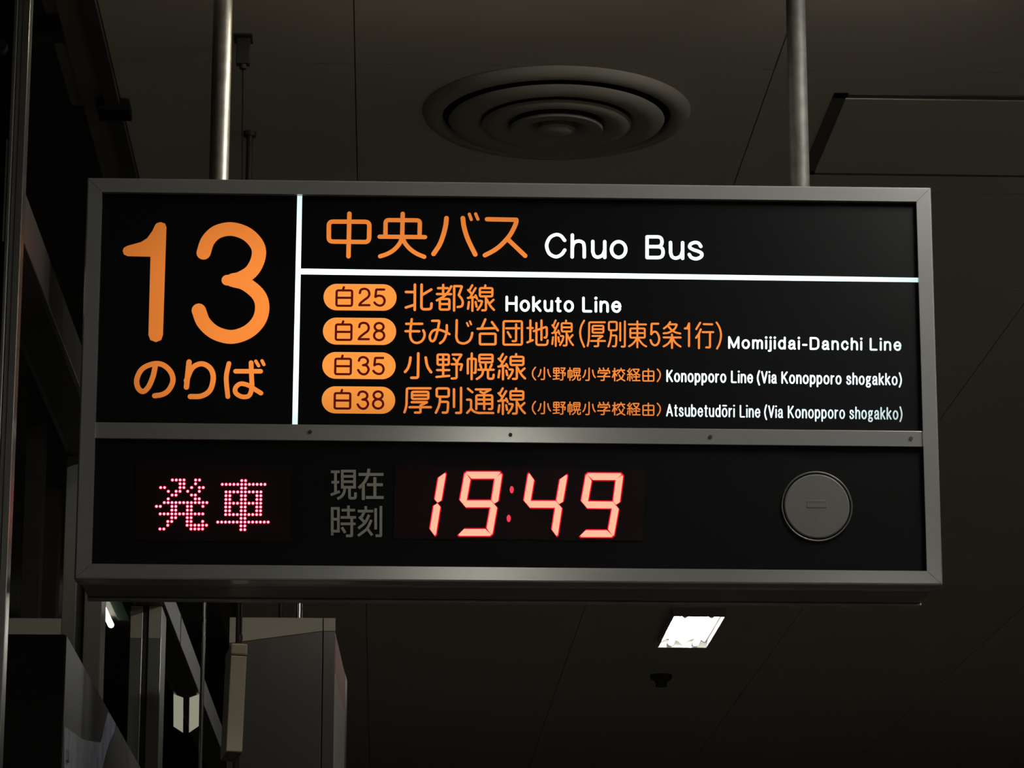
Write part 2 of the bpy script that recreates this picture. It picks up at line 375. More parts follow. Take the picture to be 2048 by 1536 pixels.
hb('lid', -wF / 2 - .0006, wF / 2 + .0006, -0.001, dF + .001, -0.0255, 0.0, M['cream'], 0.004)
hb('lid_seam', -wF / 2 + .001, wF / 2 - .001, 0.001, dF - .001, -0.0268, -0.0252, M['groove'])
hb('base_plate', -wF / 2 + .001, wF / 2 - .001, 0.001, dF - .001, -H - 0.002, -H + 0.0001, M['dark_metal'])
hb('label_plate', wF / 2 - .0002, wF / 2 + .0006, 0.010, 0.060, -H + 0.005, -H + 0.022, M['brown'])
hb('slot', wF / 2 - .0002, wF / 2 + .0004, 0.002, 0.012, -0.130, -0.117, M['black'])
bm = bmesh.new()
for k_ in range(14):
    a0, a1 = k_ / 14 * 2 * pi, (k_ + 1) / 14 * 2 * pi
    cyl(bm, (hk.x + .0045 * cos(a0), YH, hk.z - .008 + .009 * sin(a0)), (hk.x + .0045 * cos(a1), YH, hk.z - .008 + .009 * sin(a1)), 0.0012, 6)
cyl(bm, (hk.x, YH, hk.z - 0.017), (c1.x - 0.003, YH, c1.z - 0.001), 0.0014, 6)
mesh_obj('hook', bm, M['dark_metal'], t)

# slim ceiling poles
def pole(px, py, y, r, z0, m, lab, name='ceiling_pole'):
    c = at_y(px, py, y); t = thing(name, (c.x, y, CZ), lab, 'pole')
    bm = bmesh.new(); cyl(bm, (c.x, y, z0), (c.x, y, CZ - 0.006), r, 20); smooth_by_angle(mesh_obj('pole', bm, m, t))
    bm = bmesh.new(); lathe(bm, c.x, y, [(0.0, CZ - 0.012), (r * 1.9, CZ - 0.012), (r * 2.1, CZ - 0.009), (r * 2.1, CZ)], 24); mesh_obj('rose', bm, m, t)
    return t
pole(478.5, 1230, 7.44, 0.0078, 2.55, M['dark_metal'], 'slim ceiling pole right of the left hanger pipe, ending behind the cream box')
pl = pole(406, 1300, 7.9, 0.0052, 1.2, M['stainless'], 'thin bright pole crossing the header beam left of the cream box')
kn = at_y(402, 1238, 7.89); bm = bmesh.new(); cyl(bm, (kn.x - .004, 7.885, kn.z), (kn.x + .006, 7.885, kn.z), 0.006, 12); mesh_obj('clamp', bm, M['black'], pl)
# dark posts on the bus side
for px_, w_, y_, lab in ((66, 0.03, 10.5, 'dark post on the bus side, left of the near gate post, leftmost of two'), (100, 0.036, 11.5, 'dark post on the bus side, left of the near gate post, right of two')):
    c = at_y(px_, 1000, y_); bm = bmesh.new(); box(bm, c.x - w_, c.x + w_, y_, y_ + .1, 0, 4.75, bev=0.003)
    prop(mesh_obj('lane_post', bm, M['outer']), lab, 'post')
# glowing double pane on the underside of the header beam
ZS = ZB - 0.0045
ps = [[at_z(a, b, ZS) for a, b in q_] for q_ in ([(347, 1389), (366.5, 1396), (366, 1465.5), (347, 1453)], [(379, 1396), (398.5, 1389), (397.5, 1452), (378, 1465.5)])]
t = thing('soffit_pane', (ps[0][0].x + 0.05, ps[0][0].y, ZB), 'small glowing double pane under the header beam, left of the thin pole', 'light')
for q_ in ps:
    bm = bmesh.new(); lo = [bm.verts.new(p) for p in q_]; hi = [bm.verts.new((p.x, p.y, ZS + 0.0012)) for p in q_]
    bm.faces.new(lo); bm.faces.new(hi)
    for i in range(4): bm.faces.new((lo[i], lo[(i + 1) % 4], hi[(i + 1) % 4], hi[i]))
    bmesh.ops.recalc_face_normals(bm, faces=bm.faces); mesh_obj('pane', bm, M['glow_pane'], t)

# fluorescent tube under the canopy
a_, b_ = at_z(205, 1190, 4.70), at_z(222, 1250, 4.70)
t = thing('canopy_lamp', (a_.x, (a_.y + b_.y) / 2, 4.75), 'bare glowing tube lamp seen between the two gate posts', 'lamp')
d_ = (b_ - a_); xx = b_.x
bm = bmesh.new(); cyl(bm, (xx, a_.y, 4.70), (xx, b_.y, 4.70), 0.017, 16); smooth_by_angle(mesh_obj('lamp_tube', bm, M['tube_canopy'], t))
boxo('lamp_body', (xx + 0.05, xx + 0.12, a_.y, b_.y - 0.15, 4.70, 4.75), M['lamp_green'], t, bev=0.004)
# duct, cross beam and bracket above the bus side
a_, b_ = at_z(79, 0, 4.55), at_z(118, 0, 4.55)
boxo('duct', (a_.x, b_.x, 4.0, at_z(140, 215, 4.55).y, 4.55, 4.70), M['outer_light'], None, bev=0.02)
prop(bpy.data.objects['duct'], 'grey duct under the canopy at the top left', 'duct')
a_ = at_z(100, 64, 4.5); b_ = at_z(100, 86, 4.5)
boxo('cross_bracket', (a_.x - 0.14, GX - 0.11, a_.y, b_.y, 4.50, 4.548), M['outer'], None); prop(bpy.data.objects['cross_bracket'], 'dark bracket crossing the grey duct at the top left', 'bracket')
a_ = at_z(236, 225, 4.12)
boxo('edge_bracket', (a_.x - 0.05, a_.x + 0.028, a_.y - 0.02, a_.y + 0.07, 4.122, 4.148), M['black'], None, bev=0.003); prop(bpy.data.objects['edge_bracket'], 'black bracket on the ceiling edge above the left corner of the sign', 'bracket')

# ---------------------------------------------------------------- ceiling lamps
def ceiling_lamp(cx, y0, y1, w, label, drop=0.008, power=1.0, name='ceiling_lamp'):
    t = thing(name, (cx, (y0 + y1) / 2, CZ), label, 'lamp')
    h = w / 2; bm = bmesh.new()
    # twin-trough white reflector, a gull-wing section run along the lamp
    z0 = CZ - 0.001; prof = []
    n = 8
    for k in (0, 1):
        a = cx - h + k * h
        for i in range(n + 1):
            u = i / n; prof.append((a + u * h, z0 - 0.002 - 0.026 * (abs(2 * u - 1) ** 2.2 if 0.02 < (k + u) / 2 < 0.98 else 0.3)))
    vs = [[bm.verts.new((x, y, z)) for x, z in prof] for y in (y0, y1)]
    for i in range(len(prof) - 1):
        if abs(prof[i][0] - prof[i + 1][0]) > 1e-6: bm.faces.new((vs[0][i], vs[0][i + 1], vs[1][i + 1], vs[1][i]))
    mesh_obj('reflector', bm, M['trough'], t)
    bm = bmesh.new()
    for s in (-1, 1): box(bm, cx + s * h - (0.004 if s > 0 else 0), cx + s * h + (0.004 if s < 0 else 0), y0, y1, CZ - (0.040 if drop == 0 else 0.012), CZ)
    for y in (y0 - 0.006, y1): box(bm, cx - h, cx + h, y, y + 0.006, CZ - (0.040 if drop == 0 else 0.012), CZ)
    mesh_obj('housing', bm, M['alu'], t)
    for k in (-1, 1):
        bm = bmesh.new(); x = cx + k * h / 2
        cyl(bm, (x, y0 + 0.05, CZ - 0.026 - drop), (x, y1 - 0.05, CZ - 0.026 - drop), 0.013, 14)
        mesh_obj('lamp_tube', bm, M['tube'] if power == 1.0 else M['tube_dim'] if power < 1 else M['tube_strong'], t, smooth=True)
        for ya, yb in ((y0 + 0.02, y0 + 0.05), (y1 - 0.05, y1 - 0.02)):
            bm = bmesh.new(); cyl(bm, (x, ya, CZ - 0.026 - drop), (x, yb, CZ - 0.026 - drop), 0.014, 12)
            mesh_obj('lamp_holder', bm, M['trough'], t)
    return t
ceiling_lamp(1.412, 13.92, 14.74, 0.236, 'lit twin-tube fluorescent lamp in the ceiling below the sign', 0.0, 1.0)
ceiling_lamp(1.47, 5.25, 6.05, 0.236, 'lit twin-tube fluorescent lamp in the ceiling, just above the top right of the photo', 0.010, 1.6)
for lx, ly, lab in ((0.41, -0.95, 'lit twin-tube lamp behind the camera, nearest of its row'), (0.41, -4.6, 'added twin-tube fill lamp behind the camera, second of its row'), (0.41, 1.35, 'lit twin-tube lamp over the camera'),
        (2.37, -3.0, 'added twin-tube fill lamp behind the camera and right'), (-0.20, -7.0, 'added twin-tube fill lamp farthest behind the camera'),
        (3.40, 2.6, 'added twin-tube fill lamp right of the camera')):  # the fill lamps are unseen, added for floor bounce and front light
    ceiling_lamp(lx, ly, ly + 0.82, 0.236, lab, 0.008, 0.5 if ly == 1.35 else 1.0)
# small warm downlight over the sign, beside the left hanger pipe
t = thing('downlight', (0.12, 6.38, CZ), 'small round warm downlight over the sign, out of frame', 'lamp')
bm = bmesh.new(); lathe(bm, 0.12, 6.38, [(0.045, CZ), (0.045, CZ - 0.032), (0.040, CZ - 0.034), (0.038, CZ - 0.002)], 28); mesh_obj('trim_ring', bm, M['alu'], t)
bm = bmesh.new(); lathe(bm, 0.12, 6.38, [(0.034, CZ - 0.012), (0.030, CZ - 0.024), (0.018, CZ - 0.030), (0, CZ - 0.031)], 24); mesh_obj('bulb', bm, M['warm_bulb'], t, smooth=True)

# ---------------------------------------------------------------- round air diffuser
dc = at_z(1113, 223, CZ); R = 0.326
t = thing('air_diffuser', (dc.x, dc.y, CZ), 'round ceiling air vent with nested dark rings above the sign', 'vent')
def ring(name, prof, m): bm = bmesh.new(); lathe(bm, dc.x, dc.y, prof); o = mesh_obj(name, bm, m, t, org=(dc.x, dc.y, CZ)); smooth_by_angle(o, 0.9); return o
ring('throat_shade', [(0.0, CZ - 0.0015), (0.288, CZ - 0.0015), (0.288, CZ - 0.0005), (0, CZ - 0.0005)], M['duct'])  # black disc under the boards stands in for the shade inside the vent
ring('outer_flange', [(R, CZ - 0.001), (R - 0.004, CZ - 0.012), (0.312, CZ - 0.020), (0.292, CZ - 0.024), (0.280, CZ - 0.020), (0.276, CZ - 0.010), (0.284, CZ - 0.002)], M['diffuser'])
ring('vane_ring', [(0.262, CZ - 0.024), (0.258, CZ - 0.030), (0.225, CZ - 0.040), (0.190, CZ - 0.030), (0.168, CZ - 0.006), (0.176, CZ - 0.004), (0.198, CZ - 0.024), (0.225, CZ - 0.034), (0.262, CZ - 0.024)], M['diffuser'])
ring('vane_ring', [(0.182, CZ - 0.034), (0.178, CZ - 0.040), (0.150, CZ - 0.046), (0.118, CZ - 0.034), (0.100, CZ - 0.006), (0.108, CZ - 0.004), (0.124, CZ - 0.028), (0.150, CZ - 0.040), (0.182, CZ - 0.034)], M['diffuser'])
ring('vane_ring', [(0.114, CZ - 0.044), (0.110, CZ - 0.050), (0.085, CZ - 0.052), (0.060, CZ - 0.036), (0.052, CZ - 0.006), (0.060, CZ - 0.004), (0.068, CZ - 0.032), (0.087, CZ - 0.046), (0.114, CZ - 0.044)], M['diffuser'])
ring('centre_cone', [(0.0, CZ - 0.058), (0.030, CZ - 0.056), (0.046, CZ - 0.048), (0.040, CZ - 0.030), (0.028, CZ - 0.004)], M['diffuser'])

# ---------------------------------------------------------------- access hatch
hx0, hy0, hy1 = 1.062, 7.093, 7.705
t = thing('access_hatch', (hx0 + 0.6, (hy0 + hy1) / 2, CZ), 'large rectangular ceiling hatch with a dark rim, right of the round vent', 'hatch')
bm = bmesh.new()
hx1 = hx0 + 1.22; rw = 0.026
for b in ((hx0, hx1, hy0, hy0 + rw), (hx0, hx1, hy1 - rw, hy1), (hx0, hx0 + rw * 1.3, hy0, hy1), (hx1 - rw, hx1, hy0, hy1)): box(bm, *b, CZ - 0.004, CZ - 0.0004)
mesh_obj('rim', bm, M['hatch_rim'], t)
boxo('panel', (hx0 + 0.030, hx1 - 0.026, hy0 + 0.024, hy1 - 0.024, CZ - 0.007, CZ - 0.0006), M['tile'], t, bev=0.001)
# small round detector far along the ceiling
dp = at_z(1322, 1350, CZ)
bm = bmesh.new(); lathe(bm, dp.x, dp.y, [(0.055, CZ), (0.055, CZ - 0.02), (0.03, CZ - 0.035), (0.028, CZ - 0.06), (0, CZ - 0.062)], 24)
prop(mesh_obj('smoke_detector', bm, M['dark_metal'], org=(dp.x, dp.y, CZ)), 'small dark round detector on the ceiling below the lit lamp', 'detector')

# ================================================================= THE SIGN
Y0 = 6.20                                  # front face of the frame
LP = Y0 + 0.012                            # lettering plane
def P2(px, py, y=Y0): p = at_y(px, py, y); return (p.x, p.z)
sign = thing('bus_stop_sign', (0.253, Y0 + 0.13, 2.787), 'wide backlit black bus stop sign in an aluminium frame, hung from two pipes', 'sign')
oTL, oTR, oBR, oBL = P2(174, 354.8), P2(1862, 374.6), P2(1885.9, 1170.2), P2(148.3, 1157.2)
iTL, iTR, iBR, iBL = P2(204, 383.6), P2(1833, 403), P2(1854, 1142), P2(182.4, 1127.4)
FB = Y0 + 0.045
g = 0.0004
def rail(a, b, c, d, outer):
    bm = bmesh.new(); prism(bm, [a, b, c, d], Y0, FB, bev=0.0035, outer=outer); return mesh_obj('frame_rail', bm, M['alu'], sign)
def sh(p, dx, dz): return (p[0] + dx, p[1] + dz)
rail(sh(oTL, g, 0), sh(oTR, -g, 0), sh(iTR, -g, 0), sh(iTL, g, 0), [0])
rail(sh(oBL, g, 0), sh(iBL, g, 0), sh(iBR, -g, 0), sh(oBR, -g, 0), [3])
rail(sh(oTL, 0, -g), sh(iTL, 0, -g), sh(iBL, 0, g), sh(oBL, 0, g), [3])
rail(sh(oTR, 0, -g), sh(oBR, 0, g), sh(iBR, 0, g), sh(iTR, 0, -g), [0])
# dark seam behind the mitres, box body, its lower edge trims
bm = bmesh.new(); x0, x1, zb, zt = oBL[0] + 0.006, oBR[0] - 0.006, oBL[1] + 0.007, oTR[1] - 0.006
box(bm, x0, x1, FB - 0.002, Y0 + 0.262, zb, zt); mesh_obj('housing', bm, M['housing'], sign)
bm = bmesh.new()
box(bm, x0 - 0.002, x1 + 0.002, FB + 0.004, FB + 0.026, zb - 0.006, zb - 0.0005, bev=0.001); mesh_obj('edge_trim', bm, M['alu_dark'], sign)
bm = bmesh.new()
box(bm, x0 - 0.002, x1 + 0.002, Y0 + 0.235, Y0 + 0.262, zb - 0.005, zb - 0.0005, bev=0.001); mesh_obj('edge_trim', bm, M['alu_dark'], sign)
# divider bar
dTL, dTR, dBR, dBL = P2(188, 844, Y0 + .004), P2(1846.5, 861.6, Y0 + .004), P2(1848, 893, Y0 + .004), P2(186.8, 875.8, Y0 + .004)
bm = bmesh.new(); prism(bm, [dTL, dTR, dBR, dBL], Y0 + 0.004, FB - 0.004, bev=0.0018, outer=[0])
mesh_obj('divider_rail', bm, M['alu'], sign)
for px, py in ((620, 864), (1020.8, 869.8), (1420.8, 873.8), (1821.6, 877.2)):
    c = at_y(px, py, Y0 + 0.004); bm = bmesh.new()
    cyl(bm, (c.x, Y0 + 0.0025, c.z), (c.x, Y0 + 0.006, c.z), 0.0040, 16)
    box(bm, c.x - 0.003, c.x + 0.003, Y0 + 0.0021, Y0 + 0.0030, c.z - 0.0005, c.z + 0.0005)
    mesh_obj('screw', bm, M['screw'], sign)
# panels
zc = (dTL[1] + dBL[1]) / 2
bm = bmesh.new(); box(bm, iBL[0] - 0.01, iBR[0] + 0.01, LP + 0.0006, LP + 0.006, zc, iTL[1] + 0.012); mesh_obj('lit_panel', bm, M['black_film'], sign)
bm = bmesh.new(); box(bm, iBL[0] - 0.01, iBR[0] + 0.01, LP + 0.0006, LP + 0.006, iBL[1] - 0.012, zc - 0.001); mesh_obj('clock_panel', bm, M['black_panel'], sign)

# ---- stroke lettering --------------------------------------------------------
MPP = 6.36 / F_PX                          # metres per picture pixel on the sign
def catmull(p, closed=False, n=6):
    if len(p) < 3: return list(p)
    out = []; m = len(p)
    for i in range(m if closed else m - 1):
        a, b, c, d = (p[(i - 1) % m], p[i], p[(i + 1) % m], p[(i + 2) % m]) if closed else (p[max(i - 1, 0)], p[i], p[i + 1], p[min(i + 2, m - 1)])
        if not closed and i == 0: a = (2 * b[0] - c[0], 2 * b[1] - c[1])
        if not closed and i == m - 2: d = (2 * c[0] - b[0], 2 * c[1] - b[1])
        for k in range(n):
            t = k / n
            out.append(tuple(0.5 * (2 * b[q] + (c[q] - a[q]) * t + (2 * a[q] - 5 * b[q] + 4 * c[q] - d[q]) * t * t + (3 * b[q] - a[q] - 3 * c[q] + d[q]) * t ** 3) for q in (0, 1)))
    if not closed: out.append(tuple(p[-1]))
    return out
def rounded(p, r, closed=False, n=5):
    if r <= 0: return list(p)
    out = []; m = len(p)
    for i in range(m):
        if not closed and i in (0, m - 1): out.append(p[i]); continue
        a, b, c = Vector(p[i - 1]), Vector(p[i]), Vector(p[(i + 1) % m])
        u, v = (a - b), (c - b); rr = min(r, u.length * .5, v.length * .5)
        s, e = b + u.normalized() * rr, b + v.normalized() * rr
        for k in range(n + 1):
            t = k / n; q = s * (1 - t) ** 2 + b * 2 * t * (1 - t) + e * t * t; out.append((q.x, q.y))
    return out
def parse(txt):
    """strokes: 'L a b' straight, 'S ..' smooth, 'P r ..' rounded corners, 'Q r ..' the same closed, 'O cx,cy rx ry' ellipse, 'D c r' dot"""
    out = []
    for s in txt.split(';'):
        t = s.split()
        if not t: continue
        k = t[0]; pt = lambda z: tuple(float(q) for q in z.split(','))
        if k == 'L': out.append((list(map(pt, t[1:])), False))
        elif k == 'S': out.append((catmull(list(map(pt, t[1:]))), False))
        elif k == 'P': out.append((rounded(list(map(pt, t[2:])), float(t[1])), False))
        elif k == 'Q': out.append((rounded(list(map(pt, t[2:])), float(t[1]), True), True))
        elif k == 'O':
            c = pt(t[1]); rx, ry = float(t[2]), float(t[3]); out.append(([(c[0] + rx * cos(a * pi / 14), c[1] + ry * sin(a * pi / 14)) for a in range(28)], True))
        elif k == 'D': out.append(([pt(t[1])], float(t[2])))
    return out
def disc(bm, x, z, y, r, n=12):
    bm.faces.new([bm.verts.new((x + r * cos(2 * pi * i / n), y, z + r * sin(2 * pi * i / n))) for i in range(n)])
def stroke(bm, pts, closed, w, y, butt=False):
    """pts in hall (x,z); flat ribbon of width w"""
    h = w / 2; n = len(pts)
    if butt:
        L_, R_ = [], []
        for i in range(n):
            a = pts[(i - 1) % n] if (closed or i) else None; b = pts[i]; c = pts[(i + 1) % n] if (closed or i < n - 1) else None
            d1 = Vector((b[0] - a[0], b[1] - a[1])).normalized() if a else None; d2 = Vector((c[0] - b[0], c[1] - b[1])).normalized() if c else None
            d1 = d1 or d2; d2 = d2 or d1; t = (d1 + d2).normalized(); m_ = Vector((-t.y, t.x)); k_ = h / max(0.5, m_.dot(Vector((-d1.y, d1.x))))
            L_.append(bm.verts.new((b[0] + m_.x * k_, y, b[1] + m_.y * k_))); R_.append(bm.verts.new((b[0] - m_.x * k_, y, b[1] - m_.y * k_)))
        for i in range(n if closed else n - 1):
            j = (i + 1) % n; bm.faces.new((L_[i], R_[i], R_[j], L_[j]))
        return
    seg = [(pts[i], pts[(i + 1) % n]) for i in range(n if closed else n - 1)]
    for a, b in seg:
        d = hypot(b[0] - a[0], b[1] - a[1])
        if d < 1e-7: continue
        nx, nz = -(b[1] - a[1]) / d * h, (b[0] - a[0]) / d * h
        bm.faces.new([bm.verts.new(q) for q in ((a[0] + nx, y, a[1] + nz), (a[0] - nx, y, a[1] - nz), (b[0] - nx, y, b[1] - nz), (b[0] + nx, y, b[1] + nz))])
    for i in range(n):
        end = not closed and i in (0, n - 1)
        if end and butt: continue
        if end or n == 1: disc(bm, pts[i][0], pts[i][1], y, h, 16)
        else: disc(bm, pts[i][0], pts[i][1], y, h, 12)
class Glyphs:
    def __init__(self): self.bm = bmesh.new(); self.n = 0
    def lay(self, strokes, f, w, y=LP, butt=False):
        lv = 0
        for pts, c in strokes:
            self.n += 1; lv += 1; yy = y - (0.00025 * lv if butt else 0.000004 * (self.n % 40))
            q = []
            for a in pts: p = at_y(*f(*a), yy); q.append((p.x, p.z))
            if len(q) == 1 and not isinstance(c, bool): disc(self.bm, q[0][0], q[0][1], yy, c * w * MPP, 16)
            else: stroke(self.bm, q, c, w * MPP, yy, butt)
        return self
    def build(self, name, m, parent=None, label=None):
        for v in self.bm.verts: pass
        bmesh.ops.recalc_face_normals(self.bm, faces=self.bm.faces)
        for fa in self.bm.faces:
            if fa.normal.y > 0: fa.normal_flip()
        return mesh_obj(name, self.bm, m, parent or sign, label=label)
def crop(x0, y0, x1, W): s = (x1 - x0) / W; return lambda a, b: (x0 + a * s, y0 + b * s)
def bbox(st): xs = [p[0] for q, c in st for p in q]; ys = [p[1] for q, c in st for p in q]; return min(xs), min(ys), max(xs), max(ys)
def fit(st, f, tx0, ty0, tx1, ty1):
    """map a traced character onto another place of the same character"""
    a, b, c, d = bbox(st)
    return lambda x, y: f(tx0 + (x - a) / (c - a) * (tx1 - tx0), ty0 + (y - b) / (d - b) * (ty1 - ty0))

cA = crop(640, 410, 860, 2048); cB = crop(850, 410, 1070, 2048); cC = crop(800, 560, 1000, 2048); cD = crop(800, 630, 970, 2048)
cE = crop(960, 630, 1160, 2048); cF = crop(1150, 635, 1300, 2048); cG = crop(1290, 635, 1460, 2048); cH = crop(800, 698, 1060, 2048)
cI = crop(800, 768, 1060, 2048); cJ = crop(1055, 728, 1195, 2048); cK = crop(1190, 728, 1330, 2048); cN = crop(200, 380, 620, 1344)
# company name
for st, f_, w_, st2, w2, ch in (
        ('L 547,160 530,955; Q 80 165,308 920,313 912,690 163,680', cA, 9.3, None, 0, '中'),
        ('L 1540,162 1530,620; S 1532,600 1480,720 1370,840 1240,915 1120,955; S 1532,600 1590,720 1690,830 1810,910 1940,965; P 60 1218,590 1222,280 1860,285 1853,590; L 1110,590 1955,597', cA, 9.0, None, 0, '央'),
        ('S 400,245 385,380 340,560 270,740 160,910; S 705,245 725,400 780,590 850,750 935,920', cB, 9.8, 'L 825,170 862,270; L 943,165 985,265', 6.6, 'バ'),
        ('S 1700,275 1695,330 1650,440 1560,590 1400,760 1260,860 1115,935; L 1155,265 1700,275; L 1555,650 1865,945', cB, 9.4, None, 0, 'ス')):
    G = Glyphs(); G.lay(parse(st), f_, w_)
    o_ = G.build('company_name_character', M['orange'], label='orange character ' + ch)
    if st2: G = Glyphs(); G.lay(parse(st2), f_, w2); G.build('voicing_mark', M['orange'], o_)
# platform number
G = Glyphs()
fl = [(352, 225), (335, 262), (302, 308), (262, 333), (175, 357), (152, 370), (145, 390), (153, 413), (178, 424), (323, 427), (310, 928), (322, 960), (358, 974), (392, 960), (403, 928), (425, 238), (417, 215), (388, 205), (363, 212)]
q = [at_y(*cN(*a), LP) for a in fl]; G.bm.faces.new([G.bm.verts.new((p.x, LP, p.z)) for p in q])
G.lay(parse('S 663,402 690,325 750,268 845,250 945,285 1010,360 1012,440 970,520 900,565 850,577'), cN, 29)
G.lay(parse('L 813,577 870,577; '), cN, 22.5)
G.lay(parse('S 855,578 930,600 1010,665 1038,740 1020,830 950,905 845,940 740,915 665,850 632,770'), cN, 29)
G.build('platform_number', M['orange'], label='large orange number 13')
G = Glyphs()
G.lay(parse('S 355,1118 340,1190 310,1260 275,1290 243,1265 236,1210 270,1145 340,1113 400,1118 450,1160 467,1220 440,1280 400,1308 350,1317'), cN, 10.8)
G.lay(parse('L 570,1100 553,1262; S 553,1220 590,1140 650,1112 705,1140 725,1200 705,1280 650,1318 578,1322'), cN, 10.8)
G.lay(parse('S 825,1110 808,1200 818,1322; L 868,1160 1028,1160; S 967,1105 970,1200 972,1260 955,1315 910,1323 870,1300 868,1265 900,1240 950,1250 990,1275 1030,1300'), cN, 9.6)
G.lay(parse('L 997,1095 1015,1125; L 1037,1093 1049,1117'), cN, 6.8)
G.build('platform_caption', M['orange'], label='orange characters reading のりば')
# route names
sen = parse('L 1480,108 1415,225; L 1548,165 1440,350; L 1395,205 1475,290; L 1390,367 1560,345; L 1548,315 1578,385; L 1483,370 1482,630; L 1412,450 1392,590; L 1548,450 1568,545; L 1747,110 1742,160; Q 30 1635,165 1893,168 1890,335 1635,335; L 1640,250 1890,250; P 25 1760,335 1760,620 1685,620; P 25 1610,425 1685,428 1655,520 1590,610; L 1915,405 1840,475; S 1778,400 1820,480 1870,555 1925,612')
ito = parse('L 1480,108 1415,225; L 1548,165 1440,350; L 1395,205 1475,290; L 1390,367 1560,345; L 1548,315 1578,385; L 1483,370 1482,630; L 1412,450 1392,590; L 1548,450 1575,545')
G = Glyphs()
G.lay(parse('L 305,95 302,610; L 122,245 290,247; L 120,563 290,510; P 60 443,95 438,600 640,598 645,480; L 640,195 455,305'), cC, 5.4)
G.lay(parse('L 885,100 882,300; L 780,167 975,167; S 1050,130 980,250 890,340 755,417; L 757,287 1045,290; Q 30 815,390 1010,388 1010,605 815,605; L 820,492 1005,492; L 1110,125 1107,625; P 22 1110,125 1272,127 1203,310 1235,350; S 1203,310 1262,385 1286,460 1262,535 1180,553'), cC, 4.9)
G.lay(sen, cC, 4.6)
G.build('route_name', M['orange'], label='orange characters reading 北都線')
G = Glyphs()
G.lay(parse('S 283,100 265,250 248,400 250,520 285,610 350,662 440,668 530,620 583,530 590,440 560,370; L 150,213 535,212; L 135,390 463,392'), cD, 5.0)
G.lay(parse('P 30 775,140 950,138 915,330; S 915,330 870,500 830,600 780,632 735,600 718,510 770,400 860,355 960,360 1100,410 1190,460; S 1127,245 1125,400 1090,530 1040,620 965,680'), cD, 5.0)
G.lay(parse('S 1367,125 1362,400 1360,540 1410,650 1540,685 1660,630 1720,530 1740,430'), cD, 5.0)
G.lay(parse('L 1612,190 1645,265; L 1685,152 1715,228'), cD, 3.9)
G.lay(parse('L 110,90 30,270; L -49,281 320,268; L 245,145 365,315; Q 25 -2,383 318,383 318,600 -2,600'), cE, 4.9)
G.lay(parse('Q 32 483,127 858,127 858,607 480,607; L 535,272 805,272; P 25 740,190 738,535 670,535; L 568,350 628,455'), cE, 4.5)
G.lay(parse('L 1032,110 1030,520; L 970,267 1080,267; L 970,560 1080,515; P 45 1155,165 1155,612 1375,612 1387,520; L 1258,110 1258,510; P 28 1100,330 1365,240 1370,400 1355,465 1322,462'), cE, 4.5)
G.lay(sen, fit(sen, cE, 1478, 110, 1905, 635), 4.0)
G.lay(parse('S 250,85 180,210 145,350 145,480 175,620 250,800'), cF, 4.0)
atsu = parse('P 35 815,130 388,130 383,420; S 383,420 380,560 365,680 343,775; Q 32 480,225 775,225 775,415 480,415; L 485,318 770,318; P 12 475,505 755,505 635,590; L 435,640 820,640; P 25 635,590 633,785 535,785')
betsu = parse('Q 38 925,120 1140,120 1140,350 925,350; S 985,355 980,500 955,640 910,790; P 30 1000,490 1130,490 1125,700 1110,790 1035,785; L 1235,145 1235,630; P 25 1362,105 1360,795 1275,795')
G.lay(atsu, cF, 3.9); G.lay(betsu, cF, 3.9)
G.lay(parse('L 1703,105 1703,815; L 1470,188 1940,190; Q 28 1510,300 1905,300 1905,550 1510,550; L 1515,425 1900,425; S 1690,570 1620,670 1550,740 1475,785; S 1720,570 1790,660 1860,740 1945,790'), cF, 3.9)
G.lay(parse('P 15 320,150 160,150 150,405; S 150,405 200,350 270,350 325,430 342,530 310,630 240,670 170,630 133,545'), cG, 4.3)
G.lay(parse('S 605,110 550,190 455,265; P 25 590,165 770,165 735,250 700,290; S 715,275 640,330 550,370 450,380; S 560,210 640,300 740,360 850,385; L 650,410 650,735; L 450,480 860,482; S 640,500 590,590 530,650 450,695; S 665,500 720,590 780,650 855,700'), cG, 4.1)
G.lay(parse('S 960,265 1015,245 1058,150; L 960,265 1050,262; L 1062,140 1060,690'), cG, 4.2)
G.lay(parse('L 1330,125 1235,280; S 1345,285 1300,390 1230,490; L 1300,400 1300,740; L 1415,160 1620,165; L 1390,352 1645,352; P 20 1567,360 1565,720 1475,720'), cG, 4.2)
G.lay(parse('S 1725,120 1790,230 1828,370 1825,500 1790,640 1735,750'), cG, 4.0)
G.build('route_name', M['orange'], label='orange characters reading もみじ台団地線（厚別東5条1行）')
ko = parse('P 30 288,70 283,453 180,453; S 165,135 150,230 120,310 80,360; S 405,135 420,230 445,300 490,365')
no = parse('Q 22 592,88 768,88 768,248 592,248; L 595,167 765,167; L 680,90 680,420; L 585,332 775,332; L 575,440 775,422; P 10 830,88 970,88 905,190; L 845,150 905,205; P 18 815,240 980,240 955,330; P 25 890,200 892,460 815,465')
horo = parse('L 1130,70 1128,475; P 22 1068,385 1068,155 1195,155 1190,375 1170,375; Q 22 1250,90 1458,90 1458,210 1250,210; L 1255,150 1455,150; L 1350,212 1350,320; L 1262,245 1280,295; L 1445,245 1420,295; L 1235,327 1475,327; S 1310,335 1295,400 1260,440 1210,472; P 28 1385,335 1385,468 1470,468 1475,405')
G = Glyphs()
G.lay(ko, cH, 5.5); G.lay(no, cH, 4.7); G.lay(horo, cH, 4.7); G.lay(sen, fit(sen, cH, 1550, 78, 1970, 478), 4.6)
G.build('route_name', M['orange'], label='orange characters reading 小野幌線')
G = Glyphs()
G.lay(atsu, fit(atsu, cI, 70, 68, 485, 450), 4.9); G.lay(betsu, fit(betsu, cI, 565, 60, 962, 455), 4.9)
